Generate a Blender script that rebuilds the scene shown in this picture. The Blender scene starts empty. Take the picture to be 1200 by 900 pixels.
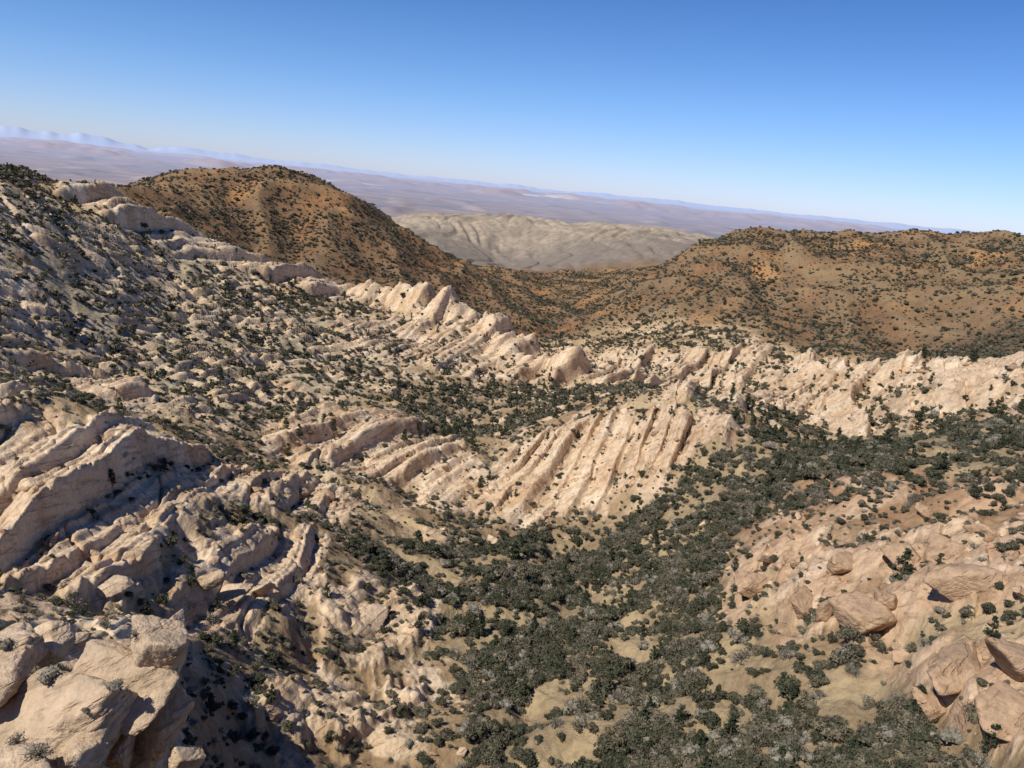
import bpy, math, numpy as np, time
from mathutils import Matrix, Vector, Euler
T0=time.time()
rng=np.random.default_rng(7)
f32=np.float32
# ------------------------------------------------------------------ camera
FPX=1000.0; PITCH=math.radians(13.2); ROLL=math.radians(5.85)
F=np.array([0,math.cos(PITCH),-math.sin(PITCH)])
R0=np.array([1.0,0,0]); U0=np.array([0,math.sin(PITCH),math.cos(PITCH)])
RI=math.cos(ROLL)*R0+math.sin(ROLL)*U0
UI=-math.sin(ROLL)*R0+math.cos(ROLL)*U0
def bearing(px,py):
    d=FPX*F+(px-600)*RI+(450-py)*UI
    return math.atan2(d[0],d[1]), -d[2]/math.hypot(d[0],d[1])   # azimuth, tan(depression)
scene=bpy.context.scene
cd=bpy.data.cameras.new("camera"); cam=bpy.data.objects.new("camera",cd)
scene.collection.objects.link(cam); scene.camera=cam
cd.sensor_fit='HORIZONTAL'; cd.sensor_width=36; cd.lens=36*FPX/1200
cd.clip_start=0.5; cd.clip_end=200000
M=Matrix(((RI[0],UI[0],-F[0],0),(RI[1],UI[1],-F[1],0),(RI[2],UI[2],-F[2],0),(0,0,0,1)))
cam.matrix_world=M
# ------------------------------------------------------------------ noise
P=rng.permutation(256).astype(np.int32)
ga=rng.uniform(0,2*math.pi,256); GX=np.cos(ga).astype(f32); GY=np.sin(ga).astype(f32)
def pn(x,y,seed=0):
    xi=np.floor(x).astype(np.int32); yi=np.floor(y).astype(np.int32)
    xf=(x-xi).astype(f32); yf=(y-yi).astype(f32)
    u=xf*xf*xf*(xf*(xf*6-15)+10); v=yf*yf*yf*(yf*(yf*6-15)+10)
    a=P[(xi+seed*37)&255]; b=P[(xi+1+seed*37)&255]
    h00=P[(a+yi+seed*11)&255]; h01=P[(a+yi+1+seed*11)&255]; h10=P[(b+yi+seed*11)&255]; h11=P[(b+yi+1+seed*11)&255]
    n00=GX[h00]*xf+GY[h00]*yf; n10=GX[h10]*(xf-1)+GY[h10]*yf
    n01=GX[h01]*xf+GY[h01]*(yf-1); n11=GX[h11]*(xf-1)+GY[h11]*(yf-1)
    a0=n00+u*(n10-n00); a1=n01+u*(n11-n01)
    return (a0+v*(a1-a0))*1.5
def fbm(x,y,wl,octv,seed,gain=.5):
    s=0;a=1.0
    for i in range(octv):
        s=s+a*pn(x/wl+i*13.7,y/wl-i*7.1,seed+i); a*=gain; wl=wl/2.03
    return s
def sst(a,b,x):
    t=np.clip((x-a)/(b-a),0,1); return t*t*(3-2*t)
# ------------------------------------------------------------------ base relief (survey points: sight line + ground distance)
CP=[(600,900,150),(600,800,190),(600,700,245),(600,650,280),(560,600,330),(700,610,325),(740,472,400),(740,452,540),
(860,482,370),(880,525,340),(620,505,420),(560,545,370),(560,500,490),(640,425,800),(600,335,1450),
(800,410,750),(800,460,600),(1050,440,560),(1100,400,820),(1000,281,1150),(860,275,1150),(900,340,950),(900,400,800),(650,355,1280),(760,320,1150),
(1190,281,1200),(1100,276,1180),(1100,340,960),(1200,388,720),(1200,450,450),(1100,500,400),(950,520,400),(1200,520,300),(1100,600,240),(1200,700,180),(1000,700,200),(850,700,225),
(1200,870,130),(1000,870,145),(850,880,150),(960,565,280),(860,620,270),
(300,900,135),(100,900,85),(100,700,158),(200,780,140),(0,600,190),(200,600,212),(400,600,290),(400,700,220),(0,485,230),(120,490,245),(0,400,400),(0,300,480),(0,222,560),(100,430,420),
(140,252,700),(300,315,760),(420,350,780),(560,390,720),(640,440,650),(200,350,580),(300,420,520),(200,450,400),(400,450,500),(330,500,400),(450,490,410),(470,560,350),
(300,292,920),(420,322,920),(330,201,1150),(200,209,1100),(100,226,1050),(265,203,1130),(400,222,1150),(430,242,1150),(520,300,1200),(590,330,1300),
(0,260,520),(600,300,2300),(480,253,2600),(600,254,2600),(815,275,2700),(700,262,2650),(600,318,1750)]
pts=[]
for px,py,D in CP:
    th,t=bearing(px,py); pts.append((th,math.log(D),-D*t))
rad=math.radians
EX=[(-50,90,-50),(-50,250,-60),(-50,600,-40),(-50,1200,-60),(50,100,-60),(50,250,-60),(50,600,-50),(50,1200,-10),
(-30,1500,-150),(-15,1650,-150),(-10,1700,-160),(15,1600,-110),(28,1700,-70),(-30,2600,-230),(35,2600,-200),(-12,2700,-190),(22,2700,-200),
(0,3300,-230),(-20,3300,-250),(20,3300,-250),(0,12,-14),(-40,12,-13),(40,12,-13),(0,45,-52),(-35,45,-45),(35,45,-47),(-27,60,-54)]
for a,D,z in EX: pts.append((rad(a),math.log(D),z))
pts=np.array(pts); KS=.5
X=np.c_[pts[:,0],pts[:,1]*KS]
def phi(r2): return .5*r2*np.log(r2+1e-12)
n=len(X); A=np.zeros((n+3,n+3)); d2=((X[:,None]-X[None])**2).sum(-1)
A[:n,:n]=phi(d2)+np.eye(n)*1e-5; A[:n,n]=1;A[:n,n+1:]=X;A[n,:n]=1;A[n+1:,:n]=X.T
W=np.linalg.solve(A,np.r_[pts[:,2],0,0,0])
def base_rbf(th,l):
    q=np.c_[th.ravel(),l.ravel()*KS]; out=np.zeros(len(q))
    for i in range(0,len(q),40000):
        qq=q[i:i+40000]; d=((qq[:,None]-X[None])**2).sum(-1)
        out[i:i+40000]=phi(d)@W[:n]+W[n]+qq@W[n+1:]
    return out.reshape(th.shape)
cols=np.r_[np.linspace(-50,-38,41)[:-1],np.linspace(-38,38,1081),np.linspace(38,50,41)[1:]]
cols=np.radians(cols)
L=math.log
rows=np.r_[np.linspace(L(12),L(60),41)[:-1],np.linspace(L(60),L(1400),1081)[:-1],np.linspace(L(1400),L(3200),201)[:-1],np.linspace(L(3200),L(90000),160)]
NC=len(cols); NR=len(rows)
CS=4
ci=np.arange(0,NC-1+CS,CS); ri=np.arange(0,NR-1+CS,CS)
ccol=np.interp(ci,np.arange(NC),cols); crow=np.interp(ri,np.arange(NR),rows)
CT,CL=np.meshgrid(ccol,crow)
def up(c):
    jr=np.minimum(np.arange(NR)/CS,len(ri)-1.001); jc=np.minimum(np.arange(NC)/CS,len(ci)-1.001)
    r0=jr.astype(int); c0=jc.astype(int); fr=(jr-r0)[:,None]; fc=(jc-c0)[None]
    a=c[r0][:,c0]*(1-fc)+c[r0][:,c0+1]*fc; b=c[r0+1][:,c0]*(1-fc)+c[r0+1][:,c0+1]*fc
    return (a*(1-fr)+b*fr).astype(f32)
CB=base_rbf(CT,np.minimum(CL,L(3300)))
ff=sst(L(2900),L(6000),CL); CB=CB*(1-ff)+(-300)*ff
def hit(z,colv,rowv,px,py,D=None):
    th,t=bearing(px,py)
    if D: return th,L(D)
    j=int(np.clip(np.searchsorted(colv,th),0,len(colv)-1))
    s=-z[:,j]/np.exp(rowv)
    ok=np.where((s<=t)&(np.exp(rowv)>55))[0]
    k=ok[0] if len(ok) else len(rowv)-1
    return th,rowv[k]
MK=.33
def poly(ptsl):
    q=[]
    m=len(ptsl)
    for i in range(m):
        a=ptsl[i]; b=ptsl[(i+1)%m]
        k=max(1,int(math.hypot(a[0]-b[0],a[1]-b[1])/45))
        for s in range(k):
            t=s/k; q.append(hit(CB,ccol,crow,a[0]+(b[0]-a[0])*t,a[1]+(b[1]-a[1])*t))
    q=np.array(q); q[:,1]*=MK
    x=CT; y=CL*MK; dmin=np.full(x.shape,9.); ins=np.zeros(x.shape,bool)
    for i in range(len(q)):
        ax,ay=q[i]; bx,by=q[(i+1)%len(q)]
        ex,ey=bx-ax,by-ay; l2=ex*ex+ey*ey+1e-12
        t=np.clip(((x-ax)*ex+(y-ay)*ey)/l2,0,1)
        dmin=np.minimum(dmin,np.hypot(x-ax-t*ex,y-ay-t*ey))
        if by!=ay:
            c=((ay>y)!=(by>y))&(x<(bx-ax)*(y-ay)/(by-ay)+ax); ins^=c
    return np.where(ins,dmin,-dmin)
polys=dict(
 band=[(650,425),(720,412),(830,416),(900,408),(950,404),(1000,408),(1060,425),(1110,448),(1125,488),(1060,505),(1010,516),(960,494),(900,484),(860,478),(780,458),(700,452),(665,440)],
 slab=[(560,548),(620,508),(700,480),(760,474),(850,482),(880,515),(800,545),(740,580),(680,608),(600,612),(550,590)],
 bench=[(320,500),(380,478),(470,488),(520,512),(570,548),(560,600),(500,590),(440,560),(350,545),(300,520)],
 left=[(-60,500),(60,490),(150,500),(260,540),(380,560),(440,580),(400,612),(250,600),(200,640),(170,700),(90,690),(-60,650)],
 l2=[(200,650),(290,630),(385,640),(370,690),(330,720),(240,750),(190,710)],
 c1=[(370,705),(450,680),(520,710),(500,750),(430,770),(380,765)],
 c2=[(270,790),(400,800),(500,800),(500,850),(400,870),(300,860)],
 r1=[(850,650),(930,620),(1060,625),(1260,600),(1260,740),(1060,725),(950,745),(850,720)],
 r2=[(1060,755),(1200,740),(1260,760),(1260,880),(1130,865),(1070,810)],
 re=[(1120,470),(1200,450),(1260,450),(1260,484),(1180,486)],
 lb=[(-80,720),(100,720),(200,730),(215,910),(-80,920)],
 up1=[(0,330),(60,350),(80,372),(0,360)],
 up2=[(70,430),(140,440),(200,480),(150,485),(80,455)],
 up3=[(380,380),(470,372),(600,420),(610,450),(520,440),(430,420)],
 lefthill=[(-80,222),(60,240),(200,290),(330,350),(480,400),(480,440),(380,470),(250,490),(120,470),(-80,470)],
 valley=[(880,505),(1000,520),(1190,495),(1260,500),(1260,545),(1000,565),(910,600),(860,640),(840,740),(940,760),(1060,770),(1120,860),(1200,890),(1200,930),(560,930),(530,760),(450,690),(400,650),(560,622),(700,622),(800,565)],
 redr=[(840,600),(930,560),(1060,550),(1200,560),(1260,600),(1060,625),(930,615),(850,640)],
 upv=[(460,460),(540,440),(640,450),(700,470),(620,500),(560,540),(500,500)],
)
SD={k:up(poly(v)) for k,v in polys.items()}
TH,LL=np.meshgrid(cols.astype(f32),rows.astype(f32)); D=np.exp(LL)
x=(D*np.sin(TH)).astype(f32); y=(D*np.cos(TH)).astype(f32)
B=up(CB)
e0=pn(TH*28,LL*9,3)*.013
e1=e0+pn(TH*90,LL*30,4)*.008+pn(TH*250,LL*80,5)*.004
e2=e0+pn(TH*90,LL*30,4)*.005
def mk(k,s=.004,o=0): return sst(-s,s,SD[k]+e1+o)
def mks(k): return sst(-.012,.016,SD[k]+e2)
KSL=('band','slab','bench','left','l2','up1','up2','up3','re'); KRO=('c1','c2','r1','r2','lb')
rslab=np.maximum.reduce([mk(k) for k in KSL]); hslab=np.maximum.reduce([mks(k) for k in KSL])
rround=np.maximum.reduce([mk(k) for k in KRO]); hround=np.maximum.reduce([mks(k) for k in KRO])
lefthill=mk('lefthill',.015); valley=mk('valley',.01); redr=mk('redr',.01); upv=mk('upv',.01)
hb=[(-100,225,680),(0,222,680),(140,250,800),(300,310,850),(420,345,860),(560,385,810),(640,410,880),(760,400,880),(900,400,800),(1030,410,720),(1100,410,640),(1300,440,560)]
hx=[bearing(a,b)[0] for a,b,c in hb]; hy=[L(c) for a,b,c in hb]
foot=np.interp(cols,hx,hy)[None].astype(f32)
wob=pn(TH*12,LL*4,8)*.03
hill=sst(-.02,.05,LL-foot+wob)
far2=sst(L(1800),L(2050),LL); far3=sst(L(3000),L(4500),LL)
hillm=hill*(1-far2)
def chain(pl):
    r=[]
    for px,py,Dd in pl:
        th,_=bearing(px,py); r.append((Dd*math.sin(th),Dd*math.cos(th)))
    return r
def cdist(ch):
    dm=np.full(x.shape,1e9,f32)
    for (ax,ay),(bx,by) in zip(ch[:-1],ch[1:]):
        ex,ey=bx-ax,by-ay
        t=np.clip(((x-ax)*ex+(y-ay)*ey)/(ex*ex+ey*ey),0,1)
        dm=np.minimum(dm,np.hypot(x-ax-t*ex,y-ay-t*ey))
    return dm
fin1=cdist(chain([(140,250,700),(220,275,730),(300,312,760),(360,335,770),(420,348,780),(500,365,760),(560,388,720),(610,410,690),(645,440,650)]))
fin2=cdist(chain([(955,415,640),(1020,425,590),(1075,440,545),(1118,470,480)]))
fin3=cdist(chain([(1135,478,455),(1200,465,430),(1280,462,420)]))
finA=np.exp(-(fin1/28)**2); finB=np.exp(-(fin2/24)**2)+.7*np.exp(-(fin3/14)**2)
jn=14*pn(x/30,y/30,12)+8*pn(x/9,y/9,13)
finm=sst(54,32,fin1+jn); finm2=np.maximum(sst(44,28,fin2+jn*.6),sst(26,16,fin3+jn*.4))
nohill=(1-sst(-.02,.03,LL-foot+wob))
rslab=np.maximum(np.maximum(rslab,finm)*nohill,finm2); hslab=np.maximum(np.maximum(hslab,finm)*nohill,finm2)
hill=hill*(1-finm2); hillm=hillm*(1-finm2)
# bedded sandstone relief: parallel tilted beds
warp=16*pn(x/170,y/170,22)+3.6*pn(x/52,y/52,23)+.7*pn(x/15,y/15,24)+.2*pn(x/5,y/5,25)
wl_=sst(rad(-9),rad(-13),TH)*(1-sst(L(330),L(380),LL))
def strata(sp,amp,seed,sharp=.16,cross=4.5):
    out=None
    for (sx_,sy_) in ((.36,.933),(-.02,1.0)):
        uu=x*sy_-y*sx_; vv=x*sx_+y*sy_
        s=(uu+warp)/sp+seed*.37; k=np.floor(s); fr=s-k
        kk=((k*73.13)%17.0).astype(f32)
        sh=np.clip(sharp+.09*np.sin(kk*9.7),.09,.45)
        a=np.clip(.68+.95*pn(vv/(sp*cross)+kk*5.3,kk*3.7+.5,seed)+.15*pn(vv/(sp*cross*.35)+kk*3.3,kk*1.7+.5,seed+1),.0,1.35)
        pr=np.where(fr<1-sh,fr/(1-sh),(1-fr)/sh); pr=pr*pr*(3-2*pr)*.35+pr*.65
        cur=((amp*a*pr).astype(f32),fr,a)
        if out is None: out=cur
        else: out=(out[0]*(1-wl_)+cur[0]*wl_,np.where(wl_>.5,cur[1],out[1]),np.where(wl_>.5,cur[2],out[2]))
    return out
sx,sy=.36,.933
uu=x*sy-y*sx; vv=x*sx+y*sy
s1,f1,a1=strata(25,8.5,20,.15,3.6); s2,f2,a2=strata(8.5,3.5,30,.17,5.5); s3,f3,a3=strata(2.9,1.1,40,.22,6); s4,f4,a4=strata(1.3,.42,45,.3,6)
near=1-sst(L(260),L(420),LL)
slabf=mk('slab',.01)
joint=sst(.06,.0,np.abs(pn(vv/19+pn(x/20,y/20,61)*.5,uu/30,62)))*1.6+sst(.07,.0,np.abs(pn(vv/8.5,uu/11,63)))*.5
fall=fbm(x,y,90,3,50)
pock=np.clip(pn(x/13,y/13,66)-.2,0,1)*1.8+np.clip(pn(x/5,y/5,67)-.2,0,1)*.4
z=B+fall*3.0*(1-hill)*(1-far2)*sst(L(60),L(140),LL)
z+=hslab*(s1*(.95-.45*near)*(1-.25*slabf)*(1+.3*finm)+s2*(1+.2*slabf+.15*near)+s3*(.7+.3*near)+s4*near*.8-joint*(.6+.4*near)-pock+fbm(x,y,22,2,68)*.8-3.6)
px4,_=bearing(380,340)
z+=finA*(1-hill)*(5+(6+12*sst(px4,px4+.08,TH))*np.clip(pn(x/32,y/32,60)+.62+.12*pn(x/11,y/11,59),0,1.2))
z+=finB*(4+8*np.clip(pn(x/28,y/28,64)+.6,0,1.2))
bil=lambda wl,sd:np.sqrt(np.abs(pn(x/wl,y/wl,sd))+.04)
bb=bil(30,70)*5.0+bil(12,72)*3.0+bil(4.6,74)*.8
z+=hround*(bb-4.0)*np.where(SD['lb']>-.01,.5,1)
z+=(s2*.55+s3*.55+s4*.35-joint*.3)*hround
led=lefthill*(1-rslab)*sst(-.1,.35,pn(x/45,y/45,80)+.3)*(1-hill)
z+=led*(s2*1.1+s3*.9-1.5)
gl=np.abs(pn(x/38+.5*pn(x/60,y/60,91),y/38,90)); soilm=(1-rslab)*(1-rround)*(1-hill); soilh=(1-hslab)*(1-hround)*(1-hill)
z+=soilh*(-3.2*(1-sst(0,.28,gl))+fbm(x,y,14,3,95)*1.0+fbm(x,y,3.2,3,96)*.35)*sst(L(60),L(120),LL)
rg=lambda wl,sd:1-np.abs(pn(x/wl,y/wl,sd))*2
hg=rg(210,100)*.6+rg(100,101)*.3+rg(45,102)*.12
wa=pn(x/120,y/120,104)*40
hg2=1-2*np.abs(pn((x+wa)/75,(y-wa)/190,105))
z+=hillm*((hg-.5)*11+(hg2-.5)*8+fbm(x,y,30,4,103)*1.5)
rd=np.abs(pn(x/70+pn(x/200,y/200,110),y/330,111))
z+=far2*(1-far3)*(-(1-sst(0,.3,rd))*8+rg(45,112)*2.0+4)
micro=fbm(x,y,2.2,3,120)*.2
z+=micro*(1-hill)+(hslab*.35+hround*.8)*fbm(x,y,5.5,3,124)*.5*(1-hill)
ml=np.interp(cols,np.radians([-50,-30,-22,-16,-10,-4,2,8,18,26,34,50]),[760,700,560,360,250,330,260,330,260,320,360,360])[None]
jag=np.clip(.62+.45*pn(TH*14,TH*0+3.3,130)+.28*pn(TH*38,TH*0+1.3,131)+.10*pn(TH*95,TH*0+.7,132),.05,2)
z+=(ml*jag*np.exp(-((LL-L(62000))/.12)**2)).astype(f32)
z+=far3*np.clip(pn(TH*24,LL*8,135)-.2,0,1)*(60+TH*0)*(1-sst(L(16000),L(20000),LL))
butte=np.clip(pn(TH*13,LL*10,136)+.25*pn(TH*60,LL*30,137)-.2,0,1)*190*sst(L(15000),L(22000),LL)*(1-sst(L(40000),L(50000),LL)); z+=butte
# ------------------------------------------------------------------ ground colours (far plain has distance haze painted in)
def C(*c): return np.array(c,f32)
def mix(a,b,t): return a+(b-a)*t[...,None]
n1=fbm(x,y,40,4,140); n2=fbm(x,y,8,3,150)
soil=mix(np.broadcast_to(C(.32,.22,.125),x.shape+(3,)).copy(),C(.45,.335,.195),sst(-.3,.4,n1))
soil=mix(soil,C(.25,.155,.09),sst(.1,.6,n2)*.6)
soil=mix(soil,C(.28,.21,.125),valley*.7)
soil=mix(soil,C(.42,.32,.185),valley*sst(.15,.4,pn(x/16,y/16,171)+.3*n2)*.8)
soil=mix(soil,C(.30,.17,.095),redr*.75)
soil=mix(soil,C(.43,.36,.24),lefthill*.75)
soil=mix(soil,C(.24,.19,.12),upv*.4)
rock=mix(np.broadcast_to(C(.68,.515,.345),x.shape+(3,)).copy(),C(.59,.42,.265),sst(-.1,.5,n1+.4*n2))
rock=mix(rock,C(.74,.59,.42),sst(.0,.6,pn(x/19,y/19,160)))
rock=mix(rock,C(.49,.31,.17),sst(.3,.65,fbm(x,y,12,3,163))*.5)
rightm=sst(rad(6),rad(16),TH)*(1-sst(L(330),L(420),LL))
rock=mix(rock,C(.46,.30,.19),rightm*(.6+.4*np.clip(n2,-1,1)))
notch=(1-sst(.0,.22,f1))*.8*(1-.6*near)+(1-sst(0,.22,f2))*.6+sst(.35,.0,a1)*.6
rvis=np.maximum(rslab*(1-np.clip(notch*sst(-.4,.4,n2+.2),0,.85)),rround*(1-.75*sst(.2,.05,np.abs(pn(x/30,y/30,70))))*(1-.6*sst(.12,.03,np.abs(pn(x/12,y/12,72)))))
rvis=np.maximum(rvis,led*.85*sst(.2,.5,f2))
patch=sst(.10,.4,pn(x/17,y/17,170)+.4*n2)*(1-hill)*.85*(1-valley)
rvis=np.clip(np.maximum(rvis,patch),0,1)
col=mix(soil,rock,rvis)
hc=mix(np.broadcast_to(C(.215,.125,.066),x.shape+(3,)).copy(),C(.31,.16,.072),sst(.1,.6,fbm(x,y,70,4,180)))
hc=mix(hc,C(.25,.178,.10),sst(rad(0),rad(12),TH)*.6*sst(-.3,.3,n1))
hc=mix(hc,C(.44,.225,.085),sst(.35,.6,pn(x/60,y/110,183)+.25*n1)*.7)
hc=mix(hc,C(.125,.082,.05),sst(-.1,.5,fbm(x,y,25,3,185))*.5)
hc=mix(hc,C(.31,.225,.125),sst(.45,.8,hg2)*.3)
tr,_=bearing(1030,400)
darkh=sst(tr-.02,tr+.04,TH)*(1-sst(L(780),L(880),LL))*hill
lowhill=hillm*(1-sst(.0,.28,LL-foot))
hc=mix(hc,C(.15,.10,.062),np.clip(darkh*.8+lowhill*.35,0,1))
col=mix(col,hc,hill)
mc=mix(np.broadcast_to(C(.38,.31,.23),x.shape+(3,)).copy(),C(.28,.23,.175),sst(-.1,.5,fbm(x,y,60,4,190)))
mc=mix(mc,C(.41,.33,.24),sst(.1,.3,np.sin(z/7.0+2*pn(x/150,y/150,193)))*.5)
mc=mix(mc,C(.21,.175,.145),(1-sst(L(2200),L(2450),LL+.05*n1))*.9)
mc=mix(mc,C(.24,.20,.155),sst(.12,.0,rd)*.5)
col=mix(col,mc,far2*np.ones_like(D))
fn=pn(TH*20,LL*16,200)+.6*pn(TH*60,LL*50,201)
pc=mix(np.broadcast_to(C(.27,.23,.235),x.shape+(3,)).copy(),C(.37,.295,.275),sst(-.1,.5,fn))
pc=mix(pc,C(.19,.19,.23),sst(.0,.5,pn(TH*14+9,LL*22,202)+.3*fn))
pc=mix(pc,C(.35,.37,.49),sst(L(5000),L(34000),LL)*.85)  # aerial haze painted into the plain's colour, bluer with distance
pc=mix(pc,C(.41,.49,.67),sst(L(28000),L(54000),LL)*.9)  # paler blue haze tint, also in the colour, out to the far mountains
lake=np.exp(-(((TH-rad(1.5))/.05)**2+((LL-L(26000))/.05)**2))+np.exp(-(((TH+rad(12))/.03)**2+((LL-L(17000))/.03)**2))
pc=mix(pc,C(.62,.62,.66),np.clip(lake*1.2,0,.7))
pc=mix(pc,C(.42,.31,.29),np.clip(butte/70,0,.4))
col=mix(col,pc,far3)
sp=sst(.25,.5,pn(x/3.1,y/3.1,210)+.3*pn(x/9,y/9,211))*(hillm*.3+soilm*.2)
col=mix(col,C(.08,.07,.045),sp)
fa=sst(.1,.3,pn(x/14,y/14,213)+.3*n1)*far2*(1-far3)*.4; col=mix(col,C(.14,.12,.09),fa)
rockattr=np.clip(rvis*(1-hill),0,1)
# ------------------------------------------------------------------ terrain mesh
def grid_mesh(name,x,y,z):
    nr,nc=x.shape
    me=bpy.data.meshes.new(name); me.vertices.add(nr*nc)
    me.vertices.foreach_set("co",np.stack([x,y,z],-1).astype(f32).ravel())
    i=np.arange(nr*nc,dtype=np.int32).reshape(nr,nc)
    q=np.stack([i[:-1,:-1],i[:-1,1:],i[1:,1:],i[1:,:-1]],-1).reshape(-1)
    me.loops.add(len(q)); me.loops.foreach_set("vertex_index",q)
    npoly=len(q)//4; me.polygons.add(npoly); me.polygons.foreach_set("loop_start",np.arange(npoly,dtype=np.int32)*4)
    me.update(calc_edges=True); return me
me=grid_mesh("desert_canyon_terrain",x,y,z)
ca=me.color_attributes.new("albedo",'FLOAT_COLOR','POINT')
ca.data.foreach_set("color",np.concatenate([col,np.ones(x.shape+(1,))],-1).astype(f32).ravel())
ra=me.attributes.new("rock",'FLOAT','POINT'); ra.data.foreach_set("value",rockattr.astype(f32).ravel())
ra=me.attributes.new("detail",'FLOAT','POINT'); ra.data.foreach_set("value",(1-far2).astype(f32).ravel())
terrain=bpy.data.objects.new("desert_canyon_terrain",me); scene.collection.objects.link(terrain)
# ------------------------------------------------------------------ materials
class NT:
    def __init__(s,name):
        s.m=bpy.data.materials.new(name); s.m.use_nodes=True; s.t=s.m.node_tree; s.n=s.t.nodes; s.l=s.t.links
        s.b=s.n["Principled BSDF"]; s.b.inputs["Roughness"].default_value=.95; s.b.inputs["Specular IOR Level"].default_value=.1
    def add(s,t,**k):
        nd=s.n.new(t)
        for a,b in k.items(): setattr(nd,a,b)
        return nd
    def math(s,op,a,b=None):
        nd=s.add("ShaderNodeMath",operation=op)
        for i,v in enumerate((a,b)):
            if v is None: continue
            if isinstance(v,(int,float)): nd.inputs[i].default_value=v
            else: s.l.new(v,nd.inputs[i])
        return nd.outputs[0]
    def mixc(s,mode,fac,a,b):
        nd=s.add("ShaderNodeMix",data_type='RGBA',blend_type=mode)
        for i,v in ((0,fac),(6,a),(7,b)):
            if isinstance(v,(int,float)): nd.inputs[i].default_value=v
            elif isinstance(v,tuple): nd.inputs[i].default_value=v+(1,)
            else: s.l.new(v,nd.inputs[i])
        return nd.outputs[2]
    def noise(s,vec,scale,detail=4,rough=.6):
        nd=s.add("ShaderNodeTexNoise"); nd.inputs["Scale"].default_value=scale; nd.inputs["Detail"].default_value=detail; nd.inputs["Roughness"].default_value=rough
        s.l.new(vec,nd.inputs["Vector"]); return nd.outputs["Fac"]
    def ramp(s,v,stops):
        nd=s.add("ShaderNodeValToRGB"); el=nd.color_ramp.elements
        while len(el)<len(stops): el.new(.5)
        for e,(p,c) in zip(el,stops):
            e.position=p; e.color=(c if isinstance(c,tuple) else (c,c,c))+(1,)
        s.l.new(v,nd.inputs[0]); return nd.outputs[0]
def bedding(T,vec):
    dip=rad(35); nrm=(-sy*math.sin(dip),sx*math.sin(dip),math.cos(dip)); t1=(sx,sy,0); t2=(sy*math.cos(dip),-sx*math.cos(dip),math.sin(dip))
    cb=T.add("ShaderNodeCombineXYZ")
    for i,(v,k) in enumerate(((nrm,1.0),(t1,.10),(t2,.22))):
        dp=T.add("ShaderNodeVectorMath",operation='DOT_PRODUCT'); T.l.new(vec,dp.inputs[0]); dp.inputs[1].default_value=tuple(c*k for c in v)
        T.l.new(dp.outputs["Value"],cb.inputs[i])
    return cb.outputs[0]
def rock_shader(T,vec,basecol,rockf,detailf):
    bed=bedding(T,vec)
    bn=T.noise(bed,.9,4,.6); fn=T.noise(vec,.55,7,.68)
    tint=T.ramp(bn,[(.25,(.80,.74,.67)),(.5,(1,1,1)),(.75,(1.06,1.06,1.04))])
    c=T.mixc('MULTIPLY',rockf,basecol,tint)
    g=T.ramp(fn,[(.28,.68),(.5,1.0),(.75,1.2)])
    c=T.mixc('MULTIPLY',detailf,c,g)
    crack=T.ramp(bn,[(.36,.0),(.44,1.0)])
    h=T.math('MULTIPLY',fn,1.2)
    h=T.math('ADD',h,T.math('MULTIPLY',T.math('MULTIPLY',crack,rockf),.5))
    bp=T.add("ShaderNodeBump"); bp.inputs["Strength"].default_value=.8; bp.inputs["Distance"].default_value=1.0
    T.l.new(T.math('MULTIPLY',h,detailf),bp.inputs["Height"]); T.l.new(bp.outputs[0],T.b.inputs["Normal"])
    T.l.new(c,T.b.inputs["Base Color"])
T=NT("eroded_sandstone_and_soil")
geo=T.add("ShaderNodeNewGeometry"); at=T.add("ShaderNodeAttribute",attribute_name="albedo"); ar=T.add("ShaderNodeAttribute",attribute_name="rock"); ad=T.add("ShaderNodeAttribute",attribute_name="detail")
rock_shader(T,geo.outputs["Position"],at.outputs["Color"],ar.outputs["Fac"],ad.outputs["Fac"])
me.materials.append(T.m)
def rockmat(name,c):
    T=NT(name); geo=T.add("ShaderNodeNewGeometry")
    v=T.add("ShaderNodeValue"); v.outputs[0].default_value=1
    n=T.noise(geo.outputs["Position"],.12,4); cc=T.ramp(n,[(.35,tuple(k*.82 for k in c)),(.65,tuple(min(k*1.12,.7) for k in c))])
    rock_shader(T,geo.outputs["Position"],cc,v.outputs[0],v.outputs[0]); return T.m
m_pale=rockmat("pale_sandstone",(.62,.465,.315)); m_tan=rockmat("tan_sandstone",(.49,.335,.215))
def leafmat(name,stops):
    T=NT(name); oi=T.add("ShaderNodeObjectInfo"); r=T.ramp(oi.outputs["Random"],stops)
    geo=T.add("ShaderNodeNewGeometry"); n=T.noise(geo.outputs["Position"],1.6,2)
    T.l.new(T.mixc('MULTIPLY',1.0,r,T.ramp(n,[(.3,.65),(.7,1.35)])),T.b.inputs["Base Color"]); T.b.inputs["Roughness"].default_value=.8
    return T.m
m_dark=leafmat("chaparral_leaves",[(0,(.054,.058,.036)),(.4,(.078,.078,.050)),(.7,(.115,.105,.072)),(1,(.17,.145,.10))])
m_grey=leafmat("dry_brush_twigs",[(0,(.19,.17,.135)),(.5,(.24,.22,.175)),(1,(.16,.14,.10))])
m_con=leafmat("conifer_needles",[(0,(.034,.046,.026)),(1,(.056,.066,.036))])
m_bark=NT("bark").m; m_bark.node_tree.nodes["Principled BSDF"].inputs["Base Color"].default_value=(.09,.065,.05,1)
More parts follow.
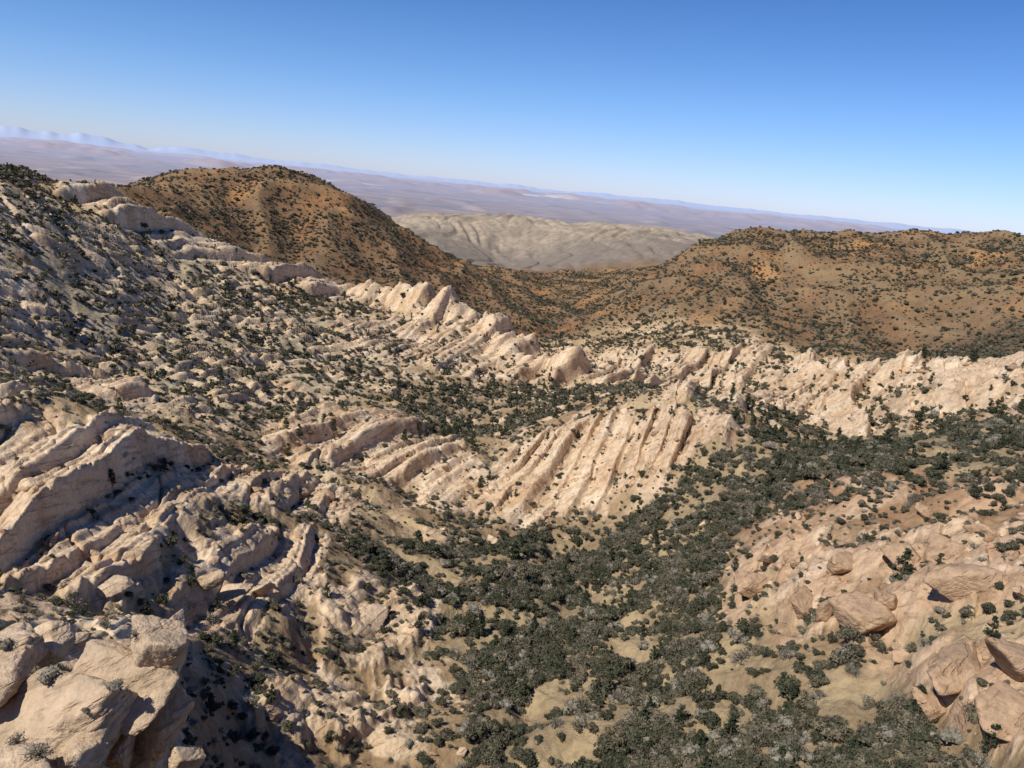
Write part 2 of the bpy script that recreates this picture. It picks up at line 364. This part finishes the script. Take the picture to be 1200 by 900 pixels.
# ------------------------------------------------------------------ plants
def mesh_from(name,V,Fc,mats,mi=None,smooth=False):
    me=bpy.data.meshes.new(name); me.from_pydata(V,[],Fc)
    for m in mats: me.materials.append(m)
    if mi is not None: me.polygons.foreach_set("material_index",mi)
    me.polygons.foreach_set("use_smooth",[smooth]*len(me.polygons)); me.update(); return me
import bmesh
def ico(sub):
    bm=bmesh.new(); bmesh.ops.create_icosphere(bm,subdivisions=sub,radius=1); V=np.array([v.co[:] for v in bm.verts]); Fc=[[v.index for v in f.verts] for f in bm.faces]; bm.free(); return V,Fc
def leafs(Pn,size,r):
    V=[];Fc=[]
    for p in Pn:
        a=r.normal(size=3); a/=np.linalg.norm(a); b=np.cross(a,r.normal(size=3)); b/=np.linalg.norm(b)
        s=size*r.uniform(.6,1.4); i=len(V)
        V+=[p+a*s,p+b*s*.6,p-a*s*.9,p-b*s*.6]; Fc.append([i,i+1,i+2,i+3])
    return V,Fc
def stick(a,b,r0,r1,n=5):
    a=np.array(a,float);b=np.array(b,float);d=b-a;d/=np.linalg.norm(d)
    u=np.cross(d,[.3,.9,.1]);u/=np.linalg.norm(u);w=np.cross(d,u);V=[];Fc=[]
    for p,rr in((a,r0),(b,r1)):
        for k in range(n):
            t=2*math.pi*k/n; V.append(p+rr*(u*math.cos(t)+w*math.sin(t)))
    for k in range(n): Fc.append([k,(k+1)%n,n+(k+1)%n,n+k])
    return V,Fc
def build(parts,name,mats):
    V=[];Fc=[];mi=[]
    for (v,f,m) in parts:
        o=len(V); V+=[tuple(p) for p in v]; Fc+=[[i+o for i in q] for q in f]; mi+=[m]*len(f)
    me=mesh_from(name,V,Fc,mats,mi); return bpy.data.objects.new(name,me)
def shrub(name,seed,leafmat_,nleaf,size,flat=.7,core=True):
    r=np.random.default_rng(seed); parts=[]; nb=r.integers(4,8); V0,F0=ico(1); Pn=[]
    for b in range(nb):
        a=r.uniform(0,6.28); q=r.uniform(.1,.6); c=np.array([q*math.cos(a),q*math.sin(a),r.uniform(.35,.75)*flat]); R=r.uniform(.3,.5)
        if core: parts.append((V0*R*.72*np.array([1,1,.85])*r.uniform(.8,1.15,(len(V0),1))+c,F0,0))
        m=nleaf//nb; d=r.normal(size=(m,3)); d/=np.linalg.norm(d,axis=1)[:,None]; d[:,2]=np.abs(d[:,2])*1.0-.25
        Pn+=list(c+d*R*r.uniform(.7,1.2,(m,1))*np.array([1,1,.9]))
    Pn=[p for p in Pn if p[2]>0]
    v,f=leafs(Pn,size,r); parts.append((v,f,0))
    for k in range(6):
        a=r.uniform(0,6.28); parts.append((*stick((0,0,-.2),(.4*math.cos(a),.4*math.sin(a),.45*flat),.03,.015,3),1))
    return build(parts,name,[leafmat_,m_bark])
def twiggy(name,seed):
    r=np.random.default_rng(seed); parts=[]
    for k in range(60):
        a=r.uniform(0,6.28); e=r.uniform(.2,1.3); l=r.uniform(.5,1.0); d=np.array([math.cos(a)*math.cos(e),math.sin(a)*math.cos(e),math.sin(e)])
        mid=d*l*.5+r.normal(size=3)*.05; parts.append((*stick((0,0,0),mid,.025,.018,3),0))
        for j in range(2):
            parts.append((*stick(mid,d*l+r.normal(size=3)*.15,.018,.01,3),0))
    d=r.normal(size=(110,3)); d/=np.linalg.norm(d,axis=1)[:,None]; d[:,2]=abs(d[:,2])
    v,f=leafs(list(d*r.uniform(.5,.95,(110,1))*np.array([1,1,.9])),.075,r); parts.append((v,f,0))
    return build(parts,name,[m_grey])
def conifer(name,seed):
    r=np.random.default_rng(seed); parts=[(*stick((0,0,-.3),(0,0,.55),.05,.03),1),(*stick((0,0,.5),(.01,0,.97),.03,.008),1)]
    wid=r.uniform(.24,.34); Pn=[]; V0,F0=ico(1)
    for k in range(34):
        h=r.uniform(.12,.95); prof=wid*(1-h)**.75*1.05+.03; a=r.uniform(0,6.28); l=prof*r.uniform(.6,1.15)
        e=np.array([l*math.cos(a),l*math.sin(a),h+r.uniform(-.02,.05)]); parts.append((*stick((0,0,h-.02),e,.012,.004,3),1))
        R=.05+.10*(1-h); parts.append((V0*R*.6*np.array([1,1,.6])+e*.82*np.array([1,1,0])+np.array([0,0,e[2]]),F0,0))
        m=16; d=r.normal(size=(m,3)); d/=np.linalg.norm(d,axis=1)[:,None]; Pn+=list(e*np.array([.85,.85,1])+d*R*r.uniform(.5,1.2,(m,1))*np.array([1,1,.7]))
    v,f=leafs(Pn,.035,r); parts.append((v,f,0)); return build(parts,name,[m_con,m_bark])
def rocky(seed,sub,nplane=14,rough=.05,k=14.):
    r=np.random.default_rng(seed); V,Fc=ico(sub)
    N=r.normal(size=(nplane,3)); N/=np.linalg.norm(N,axis=1)[:,None]; N=np.vstack([N,-N[:4]]); dd=r.uniform(.55,1.0,len(N))
    c=np.clip(V@N.T,1e-3,None)/dd; rr=1/((c**k).sum(1)**(1/k))
    def n3(Q,s,o):
        return (pn(Q[:,0]*s+o,Q[:,1]*s+Q[:,2]*s*.7,1)+pn(Q[:,1]*s-o,Q[:,2]*s+Q[:,0]*s*.6,2)+pn(Q[:,2]*s+o*2,Q[:,0]*s-Q[:,1]*s*.5,3))/3
    Wv=V*rr[:,None]; o=seed*1.37
    dsp=n3(Wv,1.6,o)*1.8+n3(Wv,4,o)*1.4+n3(Wv,9,o)*.9+(n3(Wv,20,o)*.5+n3(Wv,42,o)*.25 if sub>4 else 0)
    bedl=Wv[:,2]*4+Wv[:,0]*2.2+n3(Wv,1.5,o+3)*1.5; fr=bedl-np.floor(bedl); groove=-np.exp(-((fr-.5)/.08)**2)*.8
    return Wv*(1+rough*(dsp+groove))[:,None],Fc
def coll(name,objs):
    c=bpy.data.collections.new(name)
    for o in objs: c.objects.link(o)
    return c
c_near=coll("shrub_kinds",[shrub("shrub_a%02d"%i,100+i,m_dark,420,.085,.75+.1*(i%3)) for i in range(5)]+[shrub("shrub_b%02d"%i,200+i,m_grey,260,.06,.8) for i in range(2)]+[twiggy("shrub_c%02d"%i,300+i) for i in range(2)])
c_far=coll("distant_shrub_kinds",[shrub("far_shrub_a%02d"%i,150+i,m_dark,70,.2,.85) for i in range(4)]+[shrub("far_shrub_b%02d"%i,250+i,m_grey,60,.16,.8) for i in range(1)])
c_con=coll("conifer_kinds",[conifer("conifer_%02d"%i,400+i) for i in range(4)])
def rockobj(name,seed,sub,mat,sc=(1,1,.7)):
    V,Fc=rocky(seed,sub,9,.05,18.); V=V*np.array(sc); return bpy.data.objects.new(name,mesh_from(name,[tuple(v) for v in V],Fc,[mat],None,True))
c_bou=coll("boulder_kinds",[rockobj("boulder_%02d"%i,500+i,3,m_pale if i%2 else m_tan,(1,rng.uniform(.6,1),rng.uniform(.5,.85))) for i in range(7)])
def scatter(name,P3,scl,rot,idx,collection):
    me=bpy.data.meshes.new(name); me.vertices.add(len(P3)); me.vertices.foreach_set("co",P3.astype(f32).ravel())
    a=me.attributes.new("scl",'FLOAT_VECTOR','POINT'); a.data.foreach_set("vector",scl.astype(f32).ravel())
    a=me.attributes.new("rot",'FLOAT_VECTOR','POINT'); a.data.foreach_set("vector",rot.astype(f32).ravel())
    a=me.attributes.new("idx",'INT','POINT'); a.data.foreach_set("value",idx.astype(np.int32))
    ob=bpy.data.objects.new(name,me); scene.collection.objects.link(ob)
    g=bpy.data.node_groups.new(name+"_instancer",'GeometryNodeTree')
    g.interface.new_socket("Geometry",in_out='INPUT',socket_type='NodeSocketGeometry'); g.interface.new_socket("Geometry",in_out='OUTPUT',socket_type='NodeSocketGeometry')
    gi=g.nodes.new("NodeGroupInput"); go=g.nodes.new("NodeGroupOutput"); ci_=g.nodes.new("GeometryNodeCollectionInfo"); ip=g.nodes.new("GeometryNodeInstanceOnPoints")
    ci_.inputs["Collection"].default_value=collection; ci_.inputs["Separate Children"].default_value=True; ci_.inputs["Reset Children"].default_value=True
    def na(nm,t):
        q=g.nodes.new("GeometryNodeInputNamedAttribute"); q.data_type=t; q.inputs["Name"].default_value=nm
        return [o for o in q.outputs if o.enabled and o.name=="Attribute"][0]
    g.links.new(gi.outputs[0],ip.inputs["Points"]); g.links.new(ci_.outputs[0],ip.inputs["Instance"]); ip.inputs["Pick Instance"].default_value=True
    g.links.new(na("idx",'INT'),ip.inputs["Instance Index"]); g.links.new(na("scl",'FLOAT_VECTOR'),ip.inputs["Scale"]); g.links.new(na("rot",'FLOAT_VECTOR'),ip.inputs["Rotation"])
    g.links.new(ip.outputs[0],go.inputs[0]); md=ob.modifiers.new("instances",'NODES'); md.node_group=g; return ob
def gsample(arr,th,l):
    c=np.interp(th,cols,np.arange(NC)); r_=np.interp(l,rows,np.arange(NR)); c0=np.minimum(c.astype(int),NC-2); r0=np.minimum(r_.astype(int),NR-2); fc=c-c0; fr=r_-r0
    return (arr[r0,c0]*(1-fc)+arr[r0,c0+1]*fc)*(1-fr)+(arr[r0+1,c0]*(1-fc)+arr[r0+1,c0+1]*fc)*fr
def gnear(arr,th,l):
    return arr[np.rint(np.interp(l,rows,np.arange(NR))).astype(int),np.rint(np.interp(th,cols,np.arange(NC))).astype(int)]
clump=sst(-.4,.4,pn(x/26,y/26,220)+.5*pn(x/9,y/9,221))
crack=np.clip((1-sst(.0,.2,f1))*1.0*(1-.5*near)+(1-sst(0,.2,f2))*.6+sst(.3,.0,a1),0,1)
dens=soilm*(.05+.19*clump)*(1-.5*patch)
bare=sst(.14,.37,pn(x/16,y/16,171)+.3*n2)
dens=np.maximum(dens,valley*soilm*(.09+.55*sst(.0,.5,clump))*(1-.9*bare))
dens=np.maximum(dens,upv*soilm*(.08+.18*clump))
dens=np.maximum(dens,redr*soilm*(.10+.22*clump))
dens=np.where(lefthill*(1-rslab)>.3,.045+.11*clump,dens)
dens=dens*(1-rslab)*(1-rround)+rslab*(.004+.10*crack)*(1-.6*finm2)+rround*(.014+.18*sst(.2,.05,np.abs(pn(x/30,y/30,70)))+.06*(clump>.7))
hd=.024+.044*sst(-.4,.5,pn(x/70,y/70,230)+.4*pn(x/25,y/25,231)); hd*=1+1.0*sst(.0,.6,1-hg2*1.2)+darkh*1.2+lowhill*.6
dens=dens*(1-hill)+hillm*hd
dens*=(1-far2)
def draw(Nc,D0,D1,dn,seed):
    r=np.random.default_rng(seed); th=r.uniform(rad(-44),rad(44),Nc); Dd=np.sqrt(r.uniform(D0*D0,D1*D1,Nc)); l=np.log(Dd)
    area=rad(88)*.5*(D1*D1-D0*D0); p=gnear(dn,th,l)*area/Nc
    k=r.uniform(size=Nc)<p; th=th[k];l=l[k]; Dd=Dd[k]; zz=gsample(z,th,l)
    return r,th,l,Dd,np.c_[Dd*np.sin(th),Dd*np.cos(th),zz]
def srot(r,n): return np.c_[r.normal(0,.08,n),r.normal(0,.08,n),r.uniform(0,6.28,n)]
r,th,l,Dd,P3=draw(400000,58,420,dens*1.25,1); n_=len(P3)
s=r.lognormal(.0,.48,n_)*1.0; s=np.clip(s,.3,2.8)*(.9+.45*gnear(valley,th,l))
P3[:,2]-=.08*s; kind=np.where(r.uniform(size=n_)<.72,r.integers(0,5,n_),r.integers(5,9,n_))
scatter("chaparral_shrubs",P3,np.c_[s*r.uniform(.85,1.2,n_),s,s*r.uniform(.8,1.25,n_)],srot(r,n_),kind,c_near)
r,th,l,Dd,P3=draw(1600000,420,1850,dens*.8,2); n_=len(P3)
s=np.clip(r.lognormal(.31,.46,n_),.5,3.8); P3[:,2]-=.1*s; kind=np.where(r.uniform(size=n_)<.88,r.integers(0,4,n_),4)
scatter("distant_shrubs",P3,np.c_[s,s,s*r.uniform(.8,1.3,n_)],srot(r,n_),kind,c_far)
trd=.008*np.maximum(valley,upv)*(.3+clump)+.0015*(1-hill)+.03*np.exp(-((TH-bearing(925,520)[0])/.05)**2-((LL-L(385))/.08)**2)*(1-finm2)+.004*crack*rslab
r,th,l,Dd,P3=draw(200000,75,900,trd*(1-hill),3); n_=len(P3)
s=np.clip(r.lognormal(1.38,.32,n_),2.2,7.5); P3[:,2]-=.15
scatter("pinyon_pines",P3,np.c_[s*1.0,s*1.0,s],srot(r,n_)*np.array([.5,.5,1]),r.integers(0,4,n_),c_con)
bd=.03*np.maximum(rround,rslab*.8)+.014*(1-hill)*clump
r,th,l,Dd,P3=draw(200000,58,620,bd*1.3,4); n_=len(P3)
s=np.clip(r.lognormal(-.65,.7,n_),.2,3.0)
scatter("scattered_sandstone_boulders",P3,np.c_[s,s,s],np.c_[r.normal(0,.3,n_),r.normal(0,.3,n_),r.uniform(0,6.28,n_)],r.integers(0,7,n_),c_bou)
# ------------------------------------------------------------------ individual rocks
def boulder(px,py,wpx,ratio,seed,mat,tilt=(0,0,0),name="sandstone_boulder",depth=.8,sink=.38,sub=5):
    th,l=hit(z,cols,rows,px,py); Dd=math.exp(l); zz=float(gsample(z,np.array([th]),np.array([l]))[0])
    w=wpx/FPX*math.hypot(Dd,zz)/2
    V,Fc=rocky(seed,sub,9,.045,16.); V=V/np.abs(V).max(0)*np.array([w,w*depth,w*ratio])
    ob=bpy.data.objects.new(name,mesh_from(name,[tuple(v) for v in V],Fc,[mat],None,True)); scene.collection.objects.link(ob)
    ob.location=(Dd*math.sin(th),Dd*math.cos(th),zz+w*ratio*(1-2*sink)); ob.rotation_euler=tilt; return ob
for i,(px,py,w,ra_,ti) in enumerate([(1010,725,82,.5,(0,-.2,.2)),(1038,712,50,.9,(0,.4,.6)),(940,715,55,.8,(.1,.2,1)),(965,722,34,.9,(.1,-.2,.3)),(1085,605,42,.75,(0,.1,.3)),(1160,635,50,.6,(.1,.1,2)),(1060,660,70,.45,(0,.1,.4)),
 (1135,685,100,.45,(.1,-.1,.2)),(1195,700,80,.55,(0,.2,.7)),(985,665,66,.5,(0,.1,1.3)),(900,660,60,.5,(.1,0,.2)),(1120,790,110,.45,(0,.2,.2)),(1180,840,100,.5,(.1,0,1.2)),(1100,835,60,.5,(.1,.2,.4)),(1110,650,70,.5,(0,-.2,.9)),(1200,785,90,.5,(.1,.1,.5)),(885,690,60,.6,(.1,.2,.1)),
 (270,700,60,.5,(0,-.45,.3)),(310,695,34,.9,(.1,-.5,.4)),(130,690,50,.5,(0,-.35,.3)),(240,690,46,.6,(0,-.45,.9)),(580,640,30,.6,(0,.3,0)),(430,730,70,.4,(.1,.3,.5))]):
    boulder(px,py,w*.85,ra_,700+i,m_tan if px>800 else m_pale,ti)
def at(px,py,Dd):
    th,t=bearing(px,py); return np.array([Dd*math.sin(th),Dd*math.cos(th),-Dd*t])
VV=[];FF=[]
for i,(px,py,Dd,w,dp,h,rx,ry,rz) in enumerate([(60,845,75,10.0,7.0,4.0,.30,-.38,.35),(138,800,77,6.0,6.5,3.4,.25,-.42,.3),(190,768,77,2.9,4.6,4.2,.1,-.25,.5),(180,840,76,3.5,3.6,6.6,.0,.08,.3),(100,885,70,3.0,2.6,2.1,.1,.1,1.0),(222,892,72,1.9,2.1,2.0,0,.2,.4),(-50,800,82,8,7,4,.2,-.3,.5),(25,905,67,4.2,3.4,2.2,.2,0,.4),(15,762,86,2.8,3.0,1.8,.1,-.4,.3),(65,752,90,3.0,2.6,1.7,.1,-.3,.9),(146,880,73,1.9,2.0,2.6,.1,.2,.1),(205,735,84,1.7,2.2,1.5,.1,-.3,.2)]):
    V,Fc=rocky(900+i,6,8,.045,17.); V=V/np.abs(V).max(0)*np.array([w,dp,h])
    Rm=np.array(Euler((rx,ry,rz)).to_matrix()); V=V@Rm.T+at(px,py,Dd); o=len(VV); VV+=[tuple(v) for v in V]; FF+=[[k+o for k in q] for q in Fc]
ob=bpy.data.objects.new("sandstone_outcrop",mesh_from("sandstone_outcrop",VV,FF,[m_pale],None,True)); scene.collection.objects.link(ob)
bpy.context.view_layer.update()
dg=bpy.context.evaluated_depsgraph_get()
pl=[]
for px,py,sz in [(55,800,1.7),(132,808,1.2),(45,885,1.4),(20,870,1.1),(100,835,.7),(5,760,1.2),(160,745,1.0),(240,800,1.5),(70,720,1.3),(225,850,1.4),(250,870,1.2),(245,760,1.4)]:
    d=FPX*F+(px-600)*RI+(450-py)*UI; okk,loc,nr_,ix,hob,mx=scene.ray_cast(dg,Vector((0,0,0)),Vector(d).normalized())
    if okk: pl.append((loc.x,loc.y,loc.z-.1,sz))
if pl:
    pl=np.array(pl); k=len(pl); scatter("rock_ledge_shrubs",pl[:,:3],np.repeat(pl[:,3:],3,1),srot(rng,k),np.array([5+(i%4) for i in range(k)]),c_near)
# ------------------------------------------------------------------ light
az=math.atan2(-.74,-.67); el=rad(48)
S=Vector((math.sin(az)*math.cos(el),math.cos(az)*math.cos(el),math.sin(el)))
sd=bpy.data.lights.new("sun",'SUN'); sd.energy=5.0; sd.angle=rad(.5); sd.color=(1,.945,.85)
so=bpy.data.objects.new("sun",sd); scene.collection.objects.link(so); so.rotation_euler=S.to_track_quat('Z','Y').to_euler()
w=bpy.data.worlds.new("World"); scene.world=w; w.use_nodes=True; nt=w.node_tree; bg=nt.nodes["Background"]
sk=nt.nodes.new("ShaderNodeTexSky"); sk.sky_type='NISHITA'; sk.sun_disc=False; sk.sun_elevation=el; sk.sun_rotation=az%(2*math.pi); sk.altitude=1500; sk.air_density=1.0; sk.dust_density=.6; sk.ozone_density=2.5
tc=nt.nodes.new("ShaderNodeTexCoord"); sep=nt.nodes.new("ShaderNodeSeparateXYZ"); nt.links.new(tc.outputs["Generated"],sep.inputs[0])
rp=nt.nodes.new("ShaderNodeValToRGB"); rp.color_ramp.elements[0].position=0; rp.color_ramp.elements[0].color=(.90,1.0,1.5,1)
rp.color_ramp.elements[1].position=.5; rp.color_ramp.elements[1].color=(.18,.42,.84,1)
e=rp.color_ramp.elements.new(.1); e.color=(.66,.90,1.32,1)
e=rp.color_ramp.elements.new(.25); e.color=(.36,.67,1.08,1)
nt.links.new(sep.outputs[2],rp.inputs[0])
mx=nt.nodes.new("ShaderNodeMix"); mx.data_type='RGBA'; mx.blend_type='MULTIPLY'; mx.inputs[0].default_value=1
nt.links.new(sk.outputs[0],mx.inputs[6]); nt.links.new(rp.outputs[0],mx.inputs[7]); nt.links.new(mx.outputs[2],bg.inputs[0]); bg.inputs[1].default_value=.098
scene.view_settings.view_transform='Standard'; scene.view_settings.look='None'; scene.view_settings.exposure=0
print("done",time.time()-T0)
